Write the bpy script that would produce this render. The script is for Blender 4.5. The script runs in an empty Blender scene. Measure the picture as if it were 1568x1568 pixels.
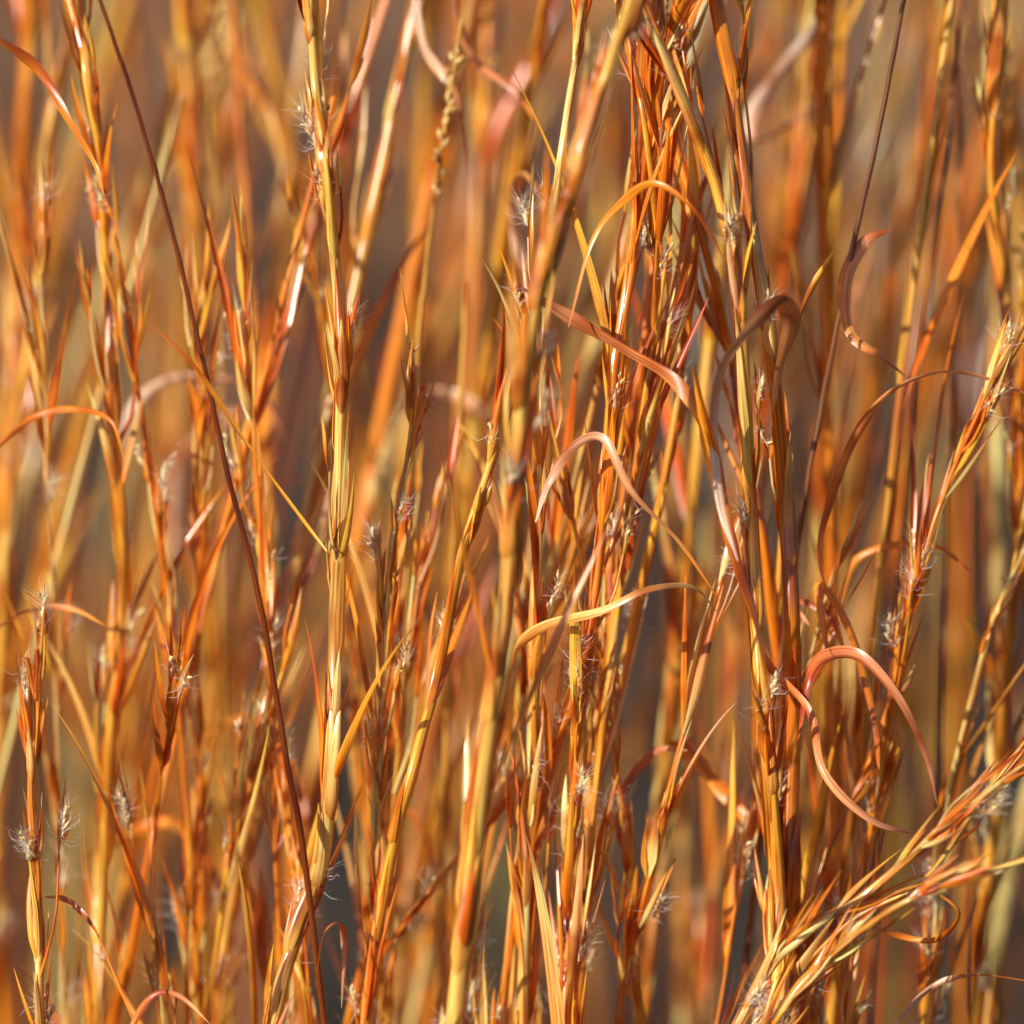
import bpy, math, numpy as np
from mathutils import Vector
rng = np.random.default_rng(31)
W=0.36; D=2.0; TILT=math.radians(8); ZC=0.72; U=W/1568.0
def P(px,py,y=0.0):
    s=(D+y)/D
    return np.array([(px-784)*U*s, y, ZC-y*math.tan(TILT)+(784-py)*U*s])
def nrm(v):
    v=np.asarray(v,float); return v/(np.sqrt((v*v).sum(-1,keepdims=True))+1e-12)
def cross(a,b):
    a,b=np.broadcast_arrays(np.asarray(a,float),np.asarray(b,float))
    return np.stack([a[...,1]*b[...,2]-a[...,2]*b[...,1],a[...,2]*b[...,0]-a[...,0]*b[...,2],a[...,0]*b[...,1]-a[...,1]*b[...,0]],-1)
def grad(p):
    g=np.empty_like(p); g[1:-1]=p[2:]-p[:-2]; g[0]=p[1]-p[0]; g[-1]=p[-1]-p[-2]; return g
def spline(pts,n):
    pts=np.asarray(pts,float)
    p=np.vstack([2*pts[0]-pts[1],pts,2*pts[-1]-pts[-2]])
    seg=len(pts)-1
    t=np.linspace(0,seg-1e-9,n); i=t.astype(int); f=(t-i)[:,None]
    p0,p1,p2,p3=p[i],p[i+1],p[i+2],p[i+3]
    return 0.5*((2*p1)+(-p0+p2)*f+(2*p0-5*p1+4*p2-p3)*f**2+(-p0+3*p1-3*p2+p3)*f**3)
def mottle(C,L):
    # weathering along a strand: paler sun-bleached lengths and redder, darker lengths
    a,b,c=rng.random(3)*6.28; k=rng.uniform(.5,1.3)
    m=(np.sin(L*70*k+a)+.6*np.sin(L*170*k+b)+.3*np.sin(L*500*k+c))/1.9
    br=np.where(m<0,1+.5*m,1+.14*m)[:,None]; rd=np.clip(-m-.05,0,1)[:,None]
    f=np.concatenate([br*(1-.05*rd),br*(1-.58*rd),br*(1-.8*rd)],1)
    return C*f[:,None,:]

class Build:
    def __init__(s): s.v=[];s.f=[];s.c=[];s.st=[];s.n=0
    def grid(s,V,C,ST,closed=False):
        n,m=V.shape[:2]
        idx=np.arange(n*m).reshape(n,m)+s.n
        if closed: nx=np.roll(idx,-1,axis=1)
        else: nx=idx[:,1:]; idx=idx[:,:-1]
        q=np.stack([idx[:-1],nx[:-1],nx[1:],idx[1:]],-1).reshape(-1,4)
        s.v.append(V.reshape(-1,3)); s.f.append(q); s.c.append(C.reshape(-1,3)); s.st.append(ST.reshape(-1,3)); s.n+=n*m
    def ribbon(s,pts,w,hint,twist=0.0,fold=0.5,c0=(1,1,1),c1=None,nc=5):
        n=len(pts); c1=c0 if c1 is None else c1
        T=nrm(grad(pts)); S=nrm(cross(T,hint)); N=cross(S,T)
        tw=np.linspace(0,1,n)*twist if np.isscalar(twist) else twist
        a=np.cos(tw)[:,None];b=np.sin(tw)[:,None]
        S2=a*S+b*N; N2=-b*S+a*N
        k=np.linspace(-1,1,nc); w=np.asarray(w)[:,None,None]
        V=pts[:,None]+S2[:,None]*k[None,:,None]*w*0.5*(1-0.25*fold)-N2[:,None]*((1-k**2)*fold*0.5)[None,:,None]*w
        t=np.linspace(0,1,n)[:,None,None]
        C=np.broadcast_to(np.asarray(c0)*(1-t)+np.asarray(c1)*t,(n,nc,3)).copy()
        L=np.concatenate([[0],np.cumsum(np.sqrt((np.diff(pts,axis=0)**2).sum(1)))])
        C=mottle(C,L)
        # highlight painted into the tint: one edge paler, the other redder
        e=rng.uniform(-.35,.35)*k; C=C*(1+np.stack([.3*e,e,1.2*e],-1))[None]
        ST=np.zeros((n,nc,3)); ST[...,0]=k[None]; ST[...,1]=L[:,None]; ST[...,2]=rng.random()
        s.grid(V,C,ST)
    def tube(s,pts,r,c0,c1=None,k=7):
        n=len(pts); c1=c0 if c1 is None else c1
        T=nrm(grad(pts)); S=nrm(cross(T,[0.13,1,0.07])); N=cross(S,T)
        a=np.arange(k)/k*2*np.pi; r=np.broadcast_to(r,(n,))[:,None,None]
        V=pts[:,None]+r*(S[:,None]*np.cos(a)[None,:,None]+N[:,None]*np.sin(a)[None,:,None])
        t=np.linspace(0,1,n)[:,None,None]
        C=np.broadcast_to(np.asarray(c0)*(1-t)+np.asarray(c1)*t,(n,k,3)).copy()
        L=np.concatenate([[0],np.cumsum(np.sqrt((np.diff(pts,axis=0)**2).sum(1)))])
        C=mottle(C,L)
        ST=np.zeros((n,k,3)); ST[...,0]=np.abs(a/np.pi-1)[None]*2; ST[...,1]=L[:,None]; ST[...,2]=rng.random()
        s.grid(V,C,ST,True)
    def hairs(s,base,tip,w,col):
        m=len(base); d=tip-base; S=nrm(cross(d,rng.normal(size=(m,3))))*w
        bend=rng.normal(size=(m,3))*np.linalg.norm(d,axis=1)[:,None]*0.13
        mid=(base+tip)/2+bend
        V=np.stack([base-S,base+S,mid+S*.8,mid-S*.8,tip+S*.25,tip-S*.25],1).reshape(-1,3)
        i=np.arange(m)[:,None]*6+s.n
        q=np.concatenate([i+np.array([[0,1,2,3]]),i+np.array([[3,2,4,5]])],0)
        s.v.append(V);s.f.append(q);s.c.append(np.broadcast_to(col,(len(V),3)));s.st.append(np.zeros((len(V),3)));s.n+=len(V)
    def obj(s,name,mat,parent=None):
        V=np.vstack(s.v);F=np.vstack(s.f);C=np.vstack(s.c);ST=np.vstack(s.st)
        me=bpy.data.meshes.new(name)
        me.vertices.add(len(V)); me.vertices.foreach_set('co',V.astype(np.float32).ravel())
        me.loops.add(F.size); me.loops.foreach_set('vertex_index',F.astype(np.int32).ravel())
        me.polygons.add(len(F)); me.polygons.foreach_set('loop_start',(np.arange(len(F))*4).astype(np.int32))
        me.polygons.foreach_set('use_smooth',np.ones(len(F),bool))
        me.update(calc_edges=True)
        a=me.attributes.new('tint','FLOAT_COLOR','POINT'); a.data.foreach_set('color',np.hstack([np.clip(C,0,1),np.ones((len(C),1))]).astype(np.float32).ravel())
        a=me.attributes.new('st','FLOAT_VECTOR','POINT'); a.data.foreach_set('vector',ST.astype(np.float32).ravel())
        me.materials.append(mat); o=bpy.data.objects.new(name,me); bpy.context.collection.objects.link(o)
        if parent: o.parent=parent
        print(name,len(V),len(F)); return o

GOLD=np.array([1,.50,.058]);ORG=np.array([1,.30,.018]);RUST=np.array([.76,.125,.010]);STRAW=np.array([1,.77,.30]);PINK=np.array([.88,.40,.22]);OLIVE=np.array([.96,.52,.10]);DARK=np.array([.16,.06,.025]);PALE=np.array([.92,.70,.56])  # PALE on the curled leaves paints sky and sun sheen into their colour
TM=1.0
def pick(p):
    L=[GOLD,ORG,RUST,STRAW,PINK,OLIVE]; c=L[rng.choice(6,p=p)]
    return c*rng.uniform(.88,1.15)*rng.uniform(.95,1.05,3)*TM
SP=[.33,.32,.12,.20,.01,.02]

stems=Build(); fluff=Build(); curls=Build(); stalks=Build(); back=Build()

def spathe(B,base,T,R,L,w,ang,hi=True):
    n=13 if hi else 7; t=np.linspace(0,1,n)
    bend=rng.uniform(-.1,.55); side=nrm(cross(T,R))*rng.normal()*.06
    pts=base+T*(L*t)[:,None]+R*(L*math.tan(ang)*(t-bend*t**2))[:,None]+side*(L*t**2)[:,None]
    prof=np.clip(np.minimum((.2+3*t),1)*(1-t**rng.uniform(1.4,3.0)),.03,1)
    c0=pick(SP);c1=pick(SP)
    if rng.random()<.28: c0=c0*.5+RUST*.4
    B.ribbon(pts,w*prof,-R if rng.random()<.8 else R,twist=rng.normal()*.7,fold=rng.uniform(.3,1.0),c0=c0,c1=c1,nc=5 if hi else 3)
    return pts
def longleaf(B,p,T,R,L,w,hi):
    n=22 if hi else 9; t=np.linspace(0,1,n); a=rng.uniform(.08,.45); b=rng.uniform(-.3,.7); side=nrm(cross(T,R))*rng.normal()*.12
    pts=p+T*(L*(t-.25*abs(b)*t**3))[:,None]+R*(L*math.tan(a)*(t+b*t**2)*.8)[:,None]+side*(L*t**2)[:,None]
    prof=np.clip(np.minimum(.3+4*t,1)*(1-t**rng.uniform(1.5,2.6)),.03,1)
    B.ribbon(pts,w*prof,-R,twist=rng.normal()*1.0+np.linspace(0,1,n)*rng.normal()*1.6,fold=rng.uniform(.2,.7),c0=pick([.2,.42,.25,.08,.03,.02]),c1=pick([.3,.37,.1,.18,.05,0]),nc=5 if hi else 3)
def tuft(base,T,L,amount=1.0):
    n=int(5+5*amount); side=nrm(cross(T,rng.normal(size=3)))
    t=np.linspace(0,1,n)
    ax=base+T*(L*t)[:,None]+side*(L*.12*np.sin(t*3))[:,None]+(rng.normal(size=(n,3))*1.3*U)
    stems.tube(ax,np.full(n,.9*U),STRAW,STRAW,4)
    for p in ax[1:]:
        d=nrm(T+rng.normal(size=3)*.3); l=rng.uniform(9,20)*U
        q=p+d*np.linspace(0,1,5)[:,None]*l
        stems.tube(q,np.array([.5,2.3,2.9,1.6,.2])*U,PALE*1.1,STRAW*1.2,5)
    m=int(n*8*amount)
    b=ax[rng.integers(0,n,m)]; d=nrm(T*.9+rng.normal(size=(m,3))*.6)
    fluff.hairs(b,b+d*(rng.uniform(8,44,m)*U)[:,None],.34*U,np.array([.95,.9,.82]))
def cluster(B,p,T,R,size,hi=True,depthfluff=True):
    k=rng.integers(1,5) if hi else rng.integers(1,4); sz=size*rng.uniform(.7,1.35)
    for _ in range(k):
        ph=rng.normal()*.8; S=cross(T,R); R2=nrm(R*math.cos(ph)+S*math.sin(ph))
        spathe(B,p+T*rng.uniform(-15,25)*U+R2*3*U,T,R2,rng.uniform(70,230)*U*sz,rng.uniform(9,25)*U*(.7+.3*size),rng.uniform(.03,.34),hi)
    if rng.random()<.78:
        for rep in range(rng.integers(1,3) if hi else 1):
            L=rng.uniform(40,170)*U*sz; a=rng.uniform(.08,.46); ph=rng.normal()*.9; Ra=nrm(R*math.cos(ph)+cross(T,R)*math.sin(ph)); d=nrm(T+Ra*math.tan(a))
            pts=spline([p,p+d*L*.5+Ra*2*U,p+nrm(d+T*.5)*L],6 if hi else 4)
            B.tube(pts,np.linspace(3,2,len(pts))*U,pick(SP),None,5 if hi else 4)
            e=pts[-1]; d2=nrm(pts[-1]-pts[-2])
            for _ in range(rng.integers(2,4)):
                R2=nrm(cross(d2,rng.normal(size=3)))
                spathe(B,e-d2*4*U,d2,R2,rng.uniform(50,150)*U*sz,rng.uniform(7,17)*U,rng.uniform(.03,.26),hi)
            if depthfluff and rng.random()<.4: tuft(e+d2*18*U,nrm(d2+Ra*.25),rng.uniform(25,65)*U,rng.uniform(.3,1.3))
    elif depthfluff and rng.random()<.5:
        tuft(p+T*25*U+R*11*U,nrm(T+R*.35),rng.uniform(25,60)*U,rng.uniform(.3,1.3))

def ground_ext(pts):
    p=pts[0]; d=nrm(pts[0]-pts[1]); out=[]
    z=p[2]; steps=5; q=p.copy()
    for i in range(steps):
        dz=z/steps; k=(1-i/steps)
        q=q+np.array([d[0]/max(.3,-d[2])*dz*k*.7, rng.normal()*.004, -dz]); out.append(q.copy())
    return np.array(out[::-1])
def stem(B,pts,r=6,dens=1.0,size=1.0,hi=True,col=None,zmin=.48,fl=True,plain=False):
    pts=np.asarray(pts,float)
    if pts[0,2]>.02: pts=np.vstack([ground_ext(pts),pts])
    if pts[-1,2]>ZC+.15:
        d=nrm(pts[-1]-pts[-2]); pts=np.vstack([pts,pts[-1]+d*.07,pts[-1]+d*.14+np.array([0,0,.01])])
    n=70 if hi else 28
    c=spline(pts,n); L=len(c)
    c=c+np.cumsum(rng.normal(size=(L,3))*.6*U*(1 if hi else 2),axis=0)*np.array([1,.6,0])
    t=np.linspace(0,1,n); rad=r*U*(1.1-.6*t)
    col=pick([.36,.3,.04,.2,.0,.1]) if col is None else col
    B.tube(c,rad,col,col*.95,8 if hi else 5)
    if plain: return c
    T=nrm(grad(c)); seg=np.linalg.norm(np.diff(c,axis=0),axis=1); A=np.concatenate([[0],np.cumsum(seg)])
    s=np.interp(zmin,c[:,2],A) if c[0,2]<zmin else 0
    side=rng.random()*6.28
    while s<A[-1]:
        i=min(np.searchsorted(A,s),n-1); p=c[i]; Tn=T[i]
        side+=np.pi+rng.normal()*.6
        R=nrm(cross(Tn,[math.cos(side),math.sin(side),0]))
        l=rng.uniform(120,330)*U; tt=np.linspace(s,min(s+l,A[-1]),14 if hi else 6)
        q=np.stack([np.interp(tt,A,c[:,j]) for j in range(3)],1)
        f=np.linspace(0,1,len(q))
        op=f**3*rng.uniform(2,16)*U
        q=q+R*(rad[i]*(.35+.3*np.minimum(f*6,1))+op)[:,None]
        wp=rad[i]*2.7*np.clip(np.minimum(.35+f*5,1)*(1-f**2.5),.04,1)
        B.ribbon(q,wp,-R,twist=rng.normal()*.3,fold=.8,c0=col*.6+pick(SP)*.4,c1=pick(SP),nc=5 if hi else 3)
        if rng.random()<dens*.88: cluster(B,p,Tn,R,size,hi,fl)
        if rng.random()<(.24 if hi else .18): longleaf(B,p,Tn,R,rng.uniform(220,520)*U,rng.uniform(14,30)*U*min(1,.5+r*.06),hi)
        s+=rng.choice([45,75,120,180])*rng.uniform(.8,1.2)*U/max(.5,dens)
    return c

def S(lst,y=0,**k): 
    arr=[P(a,b,y+(rng.normal()*.006)) for a,b in lst]; return stem(stems,arr,**k)
S([(420,1568),(455,1440),(495,1330),(510,1150),(514,1000),(518,860),(525,680),(528,550),(518,400),(505,260),(490,130),(482,0)],r=13,dens=1.0,size=.9,col=STRAW*.5+GOLD*.5)
S([(560,1568),(590,1360),(625,1200),(665,1040),(700,860),(750,700),(780,590),(800,480)],.0,r=11,dens=.75,col=GOLD)
S([(695,1568),(728,1290),(768,980),(790,700),(802,570),(828,430),(872,270),(920,130),(965,0)],-.08,r=15,dens=1.1,col=GOLD*.7+STRAW*.3)
S([(870,1568),(872,1400),(885,1180),(903,1000),(925,820),(937,600),(965,440),(990,250),(1010,100),(1040,0)],.01,r=9,dens=1.1,col=ORG)
S([(1195,1568),(1192,1350),(1178,1150),(1160,950),(1150,780),(1140,600),(1125,420),(1085,250),(1030,110),(985,0)],0.0,r=13,dens=1.0,col=GOLD)
S([(1215,1568),(1212,1350),(1216,1150),(1212,950),(1200,780),(1180,560),(1145,350),(1115,150),(1085,0)],.015,r=16,dens=.7,col=ORG*.85)
S([(1240,1568),(1222,1300),(1190,1000),(1165,800),(1120,560),(1080,380),(1010,150),(960,-20)],.05,r=10,dens=.9,col=ORG)
S([(150,1568),(158,1350),(175,1100),(195,900),(185,700),(180,560),(175,400),(170,250),(150,120),(140,0)],.08,r=11,dens=1.2,col=GOLD)
S([(0,950),(25,650),(60,450),(85,200),(115,60)],.22,r=12,dens=.8)
S([(50,1568),(50,1450),(42,1250),(45,1090),(35,1010)],-.02,r=8,dens=1.2)
S([(240,1568),(215,1400),(225,1250),(250,1100)],.03,r=5,dens=1.2)
S([(1150,1568),(1240,1450),(1340,1380),(1450,1280),(1568,1190)],-.05,r=8,dens=1.2,size=.75,col=STRAW)
S([(1180,1600),(1280,1480),(1400,1390),(1600,1320)],-.06,r=8,dens=1.1,size=.75,col=STRAW*.5+GOLD*.5)
S([(1130,1640),(1290,1440),(1420,1360),(1500,1250),(1600,1120)],.01,r=5,dens=.8,size=.7,col=GOLD)
S([(1300,1568),(1325,1350),(1360,1150),(1395,930),(1440,760),(1500,610)],.03,r=6,dens=1.2,size=.8)
S([(1420,1568),(1440,1300),(1500,1000),(1560,850),(1600,760)],.05,r=6,dens=1.0,size=.8)
S([(950,1568),(985,1400),(1035,1180),(1080,1000),(1110,850)],.02,r=6,dens=1.2,size=.85)
S([(775,1568),(800,1350),(850,1180),(885,1050),(915,900),(960,760),(1000,600),(1040,420)],.03,r=6,dens=1.0,size=.85)
S([(1500,1568),(1540,1100),(1560,700),(1535,450),(1510,250),(1530,0)],.10,r=9,dens=.9)
S([(470,1568),(440,1300),(420,1180)],.03,r=5,dens=1.0,size=.8)
S([(540,1568),(620,1420),(690,1330),(750,1230)],.05,r=4,dens=1.0,size=.7)
S([(880,1568),(905,1250),(960,1000),(1010,760),(1040,560),(1055,350),(1020,180),(1000,0)],.05,r=9,dens=.9)
S([(820,1568),(800,1200),(790,900),(745,740)],.07,r=7,dens=.9)
S([(590,960),(600,820),(625,700),(640,560)],.02,r=5,dens=1.1,size=.7)
S([(830,620),(838,430),(855,250),(880,80),(890,0)],.02,r=8,dens=1.1,size=.9)
S([(1230,1568),(1250,1380),(1320,1200),(1380,1050)],.03,r=4,dens=1.0,size=.8)
S([(950,900),(985,650),(1010,420),(990,200),(960,60)],.03,r=7,dens=.9)
for _ in range(11):
    x=rng.uniform(20,1550); zt=rng.uniform(300,1250); l=rng.normal()*90+30
    S([(x-l,1568),(x-l*.5,(1568+zt)/2),(x+l*.4,zt)],rng.uniform(.0,.14),r=rng.uniform(3,6),dens=1.0,size=.8)
def thin(l,y,r,c): stem(stalks,[P(a,b,y) for a,b in l],r=r,col=c,plain=True)
thin([(462,1320),(440,1180),(418,1040),(395,900),(355,740),(325,600),(290,450),(245,270),(200,120),(160,0)],-.01,5.5,RUST*.3)
thin([(1215,900),(1255,650),(1305,380),(1345,180),(1378,0)],.05,6,DARK*1.8)
thin([(1380,900),(1405,600),(1440,300),(1465,0)],.12,6,DARK*2.4)
thin([(1450,700),(1462,300),(1460,100)],.18,7,DARK*2.8)
thin([(690,900),(700,700),(706,560),(710,430)],.12,8,OLIVE*.9)
def bead(l,y,a,b2):
    c=stem(stalks,[P(x,z,y) for x,z in l],r=5,col=OLIVE*.8,plain=True)
    zt=P(0,a,y)[2]; zb=P(0,b2,y)[2]
    for z in np.arange(zb,zt,9*U):
        p=np.array([np.interp(z,c[:,2],c[:,j]) for j in range(3)])
        d=nrm(np.array([rng.normal()*.5,rng.normal()*.5,1]))
        q=p+rng.normal(size=3)*3*U+d*np.linspace(0,1,5)[:,None]*20*U
        stalks.tube(q,np.array([1.5,4.5,5,3.5,.5])*U,STRAW*rng.uniform(.6,1.),OLIVE*.8,6)
bead([(640,560),(652,430),(672,270),(690,170),(705,80)],.10,80,300)
bead([(345,900),(343,560),(340,300),(335,170),(350,20)],.22,10,170)
bead([(1500,700),(1520,300),(1530,80)],.20,80,200)
bead([(1580,700),(1560,420),(1570,330)],.15,330,440)

def curl(l,y=0,w=12,c=PINK,tw=0.6,c1=None,hint=(0,1,0.2),dy=.012,B=None,n=44):
    pts=spline([P(a,b,y+dy*math.sin(i*1.3)) for i,(a,b) in enumerate(l)],n)
    t=np.linspace(0,1,n); prof=np.clip((.15+4*t).clip(0,1)*(1-t**2.2)**.7,.05,1)*(1+.12*np.sin(t*13+rng.random()*6)+.06*np.sin(t*31))
    (B or curls).ribbon(pts,w*1.3*U*prof,np.array(hint),twist=tw*.6+np.sin(t*4.5+rng.random()*6)*.85,fold=rng.uniform(.15,.5),c0=c,c1=ORG if c1 is None else c1,nc=7)
curl([(1180,640),(1192,560),(1210,490),(1190,462),(1148,500),(1105,565),(1092,650),(1103,770),(1130,860)],-.03,24,ORG*.8,-.2,PALE)  # pale end: white highlight painted as leaf colour
curl([(800,440),(865,480),(950,530),(1030,580),(1070,640),(1100,720)],-.01,21,PINK*.8,.4,ORG)
curl([(1225,1140),(1240,1050),(1265,1008),(1320,1008),(1380,1075),(1425,1170),(1440,1240)],-.01,21,RUST,.5,PINK*.85)
curl([(1130,850),(1165,1000),(1240,1090),(1265,1190),(1340,1265),(1430,1290)],-.01,16,ORG,.2,PINK)
curl([(1060,560),(1090,700),(1125,850),(1160,960),(1180,1080)],-.03,20,ORG,.2,ORG)
curl([(1270,1010),(1255,900),(1300,960),(1340,1100),(1350,1200)],.02,16,ORG,.2,ORG)
curl([(1260,-60),(1240,40),(1190,110),(1148,175),(1150,215),(1190,200),(1250,150)],.2,22,PALE,.3,PINK)
curl([(-20,700),(50,640),(110,625),(170,642),(190,700)],.05,11,ORG,.2)
curl([(180,700),(205,625),(255,582),(320,575),(400,600),(440,680)],.17,20,PALE,.3,PINK)
curl([(820,800),(840,740),(880,682),(925,672),(965,750),(1040,830),(1105,925)],-.01,15,PALE,.4,ORG)
curl([(782,1030),(795,990),(840,958),(920,938),(990,905),(1060,900),(1100,940)],-.01,14,ORG,.5,STRAW)
curl([(1360,350),(1320,370),(1292,430),(1300,510),(1350,545),(1390,580)],.04,18,PINK,.5,ORG)
curl([(1290,960),(1255,850),(1290,710),(1340,620),(1400,578),(1480,570),(1590,610)],.02,12,ORG,.4,PINK)
curl([(-30,40),(60,100),(110,180),(150,250),(165,300)],.03,14,ORG,.3,ORG)
curl([(500,845),(430,750),(370,665),(300,560),(225,485)],-.01,10,GOLD,.3,ORG)
curl([(640,-30),(650,70),(700,150),(718,265)],.1,14,PALE,.2)
curl([(690,-30),(720,80),(790,140),(820,187)],.12,14,PINK,.2)
curl([(600,660),(640,602),(700,605),(745,640),(760,700)],.2,20,PALE,.2)
curl([(860,440),(800,400),(788,310),(800,265),(830,300)],.12,20,PALE,.2)
curl([(1030,1140),(1060,1160),(1110,1220),(1180,1300)],.06,28,ORG,.1,ORG)
curl([(930,1290),(965,1200),(1010,1155),(1055,1155)],.04,16,PINK,.2,PINK)
curl([(60,1385),(95,1390),(135,1430),(165,1500),(200,1590)],-.01,8,PINK,.1)
curl([(170,1640),(220,1548),(265,1540),(320,1590)],-.01,10,ORG,.1,PINK)
curl([(1370,1600),(1430,1530),(1500,1508),(1600,1520)],-.02,9,PALE,.1)
curl([(1330,1420),(1380,1445),(1440,1452),(1475,1410),(1430,1370)],-.02,10,ORG,.5)
curl([(520,1560),(525,1460),(515,1425),(490,1450),(480,1530)],-.01,9,PINK,.5)
curl([(870,500),(905,370),(950,310),(1000,280),(1060,320),(1110,400)],-.01,12,ORG,.4,ORG)
curl([(1240,960),(1215,920),(1270,945),(1300,1010)],.03,15,PINK,.4)
curl([(120,1330),(210,1280),(260,1270),(310,1320),(350,1420),(350,1500)],.14,18,ORG,.2)
curl([(-20,970),(50,935),(110,935),(160,960)],.05,10,PINK,.2)
curl([(265,860),(275,720),(330,650),(400,620)],.3,28,PALE,.2)
curl([(1290,930),(1310,860),(1370,835),(1440,840),(1490,880)],.05,11,ORG,.2)
curl([(1205,520),(1240,440),(1278,375)],.0,12,ORG,.3,GOLD)
for _ in range(5):
    x=rng.uniform(0,1568);z=rng.uniform(250,1650);h=rng.uniform(100,260);sg=rng.choice([-1,1])
    curl([(x,z),(x+sg*h*.12,z-h*.6),(x+sg*h*.45,z-h*rng.uniform(.75,1)),(x+sg*h*rng.uniform(.6,1.1),z-h*rng.uniform(.3,.8))],rng.uniform(.08,.3),rng.uniform(6,14),pick([.2,.5,.2,.05,.05,0]),.4,pick([.1,.4,.2,.1,.2,0]))

def field(n,y0,y1,hi,extra=.2,B=back,rmul=1,size=1.0):
    for j in range(n):
        y=rng.uniform(y0,y1); hw=.18*(1+y/D)+extra
        x=-hw+2*hw*(j+rng.random())/n; h=rng.uniform(.82,1.12); lean=rng.normal()*.06+.02
        pts=[(x-lean,y,0),(x-lean*.7,y+rng.normal()*.01,h*.33),(x,y+rng.normal()*.02,h*.66),(x+lean,y+rng.normal()*.03,h)]
        stem(B,np.array(pts),r=rng.uniform(6,13)*rmul,dens=rng.uniform(.5,1.0),size=size,hi=hi,fl=False,zmin=.45)
field(11,.06,.18,False,.02,size=1.0)
field(32,.22,.55,False,.04,size=1.2,rmul=1.3)
TM=.85  # rear stems tinted darker, painting shade into the gaps behind the front stems
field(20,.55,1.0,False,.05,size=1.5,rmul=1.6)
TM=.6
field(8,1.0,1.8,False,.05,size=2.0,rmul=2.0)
def blades(B,n,y0,y1,hmin,hmax,w,pw=1.0):
    y=y0+(y1-y0)*rng.random(n)**pw; x=rng.uniform(-1,1,n)*(.18*(1+y/D)*1.25+.3)
    h=rng.uniform(hmin,hmax,n); lean=rng.normal(size=(n,2))*.12
    t=np.linspace(0,1,5)
    V=np.zeros((n,5,2,3))
    px=x[:,None]+lean[:,:1]*t**1.6*h[:,None]; py=y[:,None]+lean[:,1:]*t**1.6*h[:,None]; pz=h[:,None]*t
    a=rng.random(n)*np.pi; ww=w*rng.uniform(.6,1.4,n)[:,None]*np.array([.7,1,1,.8,.1])
    for k,sg in enumerate((-1,1)):
        V[:,:,k,0]=px+sg*ww*np.cos(a)[:,None]; V[:,:,k,1]=py+sg*ww*np.sin(a)[:,None]; V[:,:,k,2]=pz
    pal=np.array([GOLD,ORG,RUST,STRAW,PINK,OLIVE])[rng.choice(6,n,p=[.12,.14,.1,.1,.46,.08])]*rng.uniform(.3,.62,(n,1))
    C=np.broadcast_to(pal[:,None,None,:],(n,5,2,3))
    idx=np.arange(n*10).reshape(n,5,2)+B.n
    q=np.stack([idx[:,:-1,0],idx[:,:-1,1],idx[:,1:,1],idx[:,1:,0]],-1).reshape(-1,4)
    ST=np.zeros((n,5,2,3)); ST[...,0]=np.array([-1,1]); ST[...,1]=t[None,:,None]; ST[...,2]=rng.random(n)[:,None,None]
    B.v.append(V.reshape(-1,3));B.f.append(q);B.c.append(C.reshape(-1,3));B.st.append(ST.reshape(-1,3));B.n+=n*10
far=Build()
blades(far,90,.6,1.6,.5,.95,.002)
blades(far,500,5.0,14,.15,.4,.004)
blades(far,2200,14,45,.3,.8,.006)

def nodes(m): m.use_nodes=True; nt=m.node_tree; nt.nodes.clear(); return nt, nt.nodes.new, nt.links.new
def grass_mat(name,transl=.24,rough=.3,spec=1.0):
    m=bpy.data.materials.new(name); nt,N,L=nodes(m)
    out=N('ShaderNodeOutputMaterial'); tint=N('ShaderNodeAttribute'); tint.attribute_name='tint'
    st=N('ShaderNodeAttribute'); st.attribute_name='st'
    sc_=N('ShaderNodeVectorMath'); sc_.operation='MULTIPLY'; L(st.outputs['Vector'],sc_.inputs[0]); sc_.inputs[1].default_value=(5,26,97)
    n=N('ShaderNodeTexNoise'); n.inputs['Scale'].default_value=1; n.inputs['Detail'].default_value=1.5; L(sc_.outputs[0],n.inputs['Vector'])
    mr=N('ShaderNodeMapRange'); L(n.outputs['Fac'],mr.inputs[0])
    for i,x in enumerate((.34,.54,.0,1.)): mr.inputs[i+1].default_value=x
    # fibre streaks: dark ones go redder
    dk=N('ShaderNodeVectorMath'); dk.operation='MULTIPLY'; L(tint.outputs['Color'],dk.inputs[0]); dk.inputs[1].default_value=(.64,.40,.25)
    lt=N('ShaderNodeVectorMath'); lt.operation='MULTIPLY'; L(tint.outputs['Color'],lt.inputs[0]); lt.inputs[1].default_value=(1.1,1.2,1.2)
    mc=N('ShaderNodeMix'); mc.data_type='RGBA'; L(mr.outputs[0],mc.inputs['Factor']); L(dk.outputs[0],mc.inputs['A']); L(lt.outputs[0],mc.inputs['B'])
    col=mc.outputs['Result']
    pb=N('ShaderNodeBsdfPrincipled'); L(col,pb.inputs['Base Color']); pb.inputs['Roughness'].default_value=rough; pb.inputs['Specular IOR Level'].default_value=spec
    tr=N('ShaderNodeBsdfTranslucent'); 
    m3=N('ShaderNodeVectorMath'); m3.operation='MULTIPLY'; L(col,m3.inputs[0]); m3.inputs[1].default_value=(1.,.75,.5); L(m3.outputs[0],tr.inputs['Color'])
    mx=N('ShaderNodeMixShader'); mx.inputs[0].default_value=transl; L(pb.outputs[0],mx.inputs[1]); L(tr.outputs[0],mx.inputs[2]); L(mx.outputs[0],out.inputs[0])
    return m
gm=grass_mat('dry_broomsedge',.22,.28,1.0); cm=grass_mat('dry_leaf',.22,.38,1.0)
hm=bpy.data.materials.new('silky_hair'); nt,N,L=nodes(hm)
o=N('ShaderNodeOutputMaterial');a=N('ShaderNodeBsdfPrincipled');a.inputs['Base Color'].default_value=(.97,.92,.83,1);a.inputs['Roughness'].default_value=.35
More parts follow.
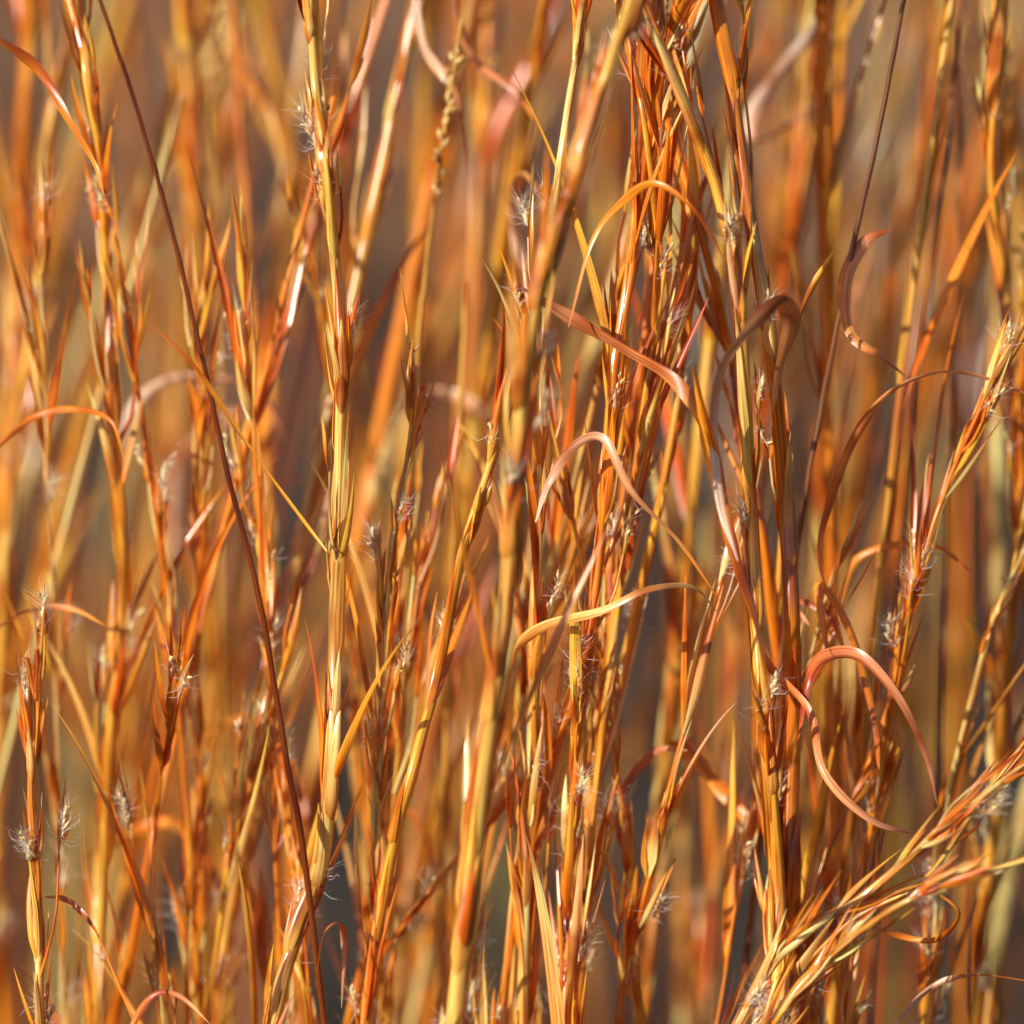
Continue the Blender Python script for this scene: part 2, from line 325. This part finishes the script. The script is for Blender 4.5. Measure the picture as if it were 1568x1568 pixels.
b=N('ShaderNodeBsdfTranslucent');b.inputs[0].default_value=(.97,.92,.83,1);x=N('ShaderNodeMixShader');x.inputs[0].default_value=.4
L(a.outputs[0],x.inputs[1]);L(b.outputs[0],x.inputs[2]);L(x.outputs[0],o.inputs[0])
g=bpy.data.materials.new('soil_litter_shade'); nt,N,L=nodes(g)
o=N('ShaderNodeOutputMaterial');a=N('ShaderNodeBsdfPrincipled');n=N('ShaderNodeTexNoise');n.inputs['Scale'].default_value=2.5;n.inputs['Detail'].default_value=9
tc=N('ShaderNodeTexCoord');L(tc.outputs['Object'],n.inputs['Vector'])
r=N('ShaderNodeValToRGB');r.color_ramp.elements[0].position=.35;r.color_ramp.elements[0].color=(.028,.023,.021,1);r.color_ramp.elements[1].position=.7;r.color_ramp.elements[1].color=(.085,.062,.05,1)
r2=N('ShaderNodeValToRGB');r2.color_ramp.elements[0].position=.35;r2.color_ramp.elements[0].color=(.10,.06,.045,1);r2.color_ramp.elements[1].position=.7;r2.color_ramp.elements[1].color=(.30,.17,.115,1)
sp=N('ShaderNodeSeparateXYZ');L(tc.outputs['Object'],sp.inputs[0]);mr=N('ShaderNodeMapRange');mr.inputs[1].default_value=4;mr.inputs[2].default_value=15;L(sp.outputs[1],mr.inputs[0])  # soil to litter; near end also darkened, shade in the gaps painted in
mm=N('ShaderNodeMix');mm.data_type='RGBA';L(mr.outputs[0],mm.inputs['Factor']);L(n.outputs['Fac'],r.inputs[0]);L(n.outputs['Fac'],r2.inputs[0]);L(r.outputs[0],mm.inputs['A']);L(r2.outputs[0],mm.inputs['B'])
L(mm.outputs['Result'],a.inputs['Base Color']);a.inputs['Roughness'].default_value=.95;a.inputs['Specular IOR Level'].default_value=.1;L(a.outputs[0],o.inputs[0])

root=bpy.data.objects.new('broomsedge_grass',None); bpy.context.collection.objects.link(root)
stems.obj('stems_and_spathes',gm,root); fluff.obj('seed_fluff',hm,root); curls.obj('curled_leaves',cm,root); stalks.obj('bare_culms',gm,root)
root2=bpy.data.objects.new('background_grass',None); bpy.context.collection.objects.link(root2)
back.obj('near_stand',gm,root2); far.obj('far_field',gm,root2)
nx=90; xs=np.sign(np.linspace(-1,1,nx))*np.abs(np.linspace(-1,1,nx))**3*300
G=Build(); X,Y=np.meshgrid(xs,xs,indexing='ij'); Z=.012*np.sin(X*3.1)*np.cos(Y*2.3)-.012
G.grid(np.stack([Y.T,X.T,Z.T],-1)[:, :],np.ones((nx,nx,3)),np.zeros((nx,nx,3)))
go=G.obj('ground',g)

sc=bpy.context.scene
w=bpy.data.worlds.new('World'); sc.world=w; w.use_nodes=True; nt=w.node_tree
sky=nt.nodes.new('ShaderNodeTexSky'); sky.sky_type='NISHITA'; sky.sun_disc=False
to=nrm(np.array([-.66,-.66,.40])); el=math.asin(to[2])
sky.sun_elevation=el; sky.sun_rotation=math.atan2(to[0],to[1])
bg=nt.nodes['Background']; bg.inputs[1].default_value=.075; nt.links.new(sky.outputs[0],bg.inputs[0])
sd=bpy.data.lights.new('sun','SUN'); sd.energy=5; sd.angle=math.radians(.5); sd.color=(1,.94,.82)
so=bpy.data.objects.new('sun',sd); bpy.context.collection.objects.link(so); so.rotation_euler=Vector(to).to_track_quat('Z','Y').to_euler()
cd=bpy.data.cameras.new('camera'); cd.lens=200; cd.sensor_width=36; cd.clip_end=1000; cd.dof.use_dof=True; cd.dof.focus_distance=D; cd.dof.aperture_fstop=3.9
co=bpy.data.objects.new('camera',cd); bpy.context.collection.objects.link(co)
co.location=(0,-D*math.cos(TILT),ZC+D*math.sin(TILT)); co.rotation_euler=(math.radians(90)-TILT,0,0); sc.camera=co
sc.view_settings.view_transform='Standard'
try: sc.view_settings.look='None'
except Exception: pass
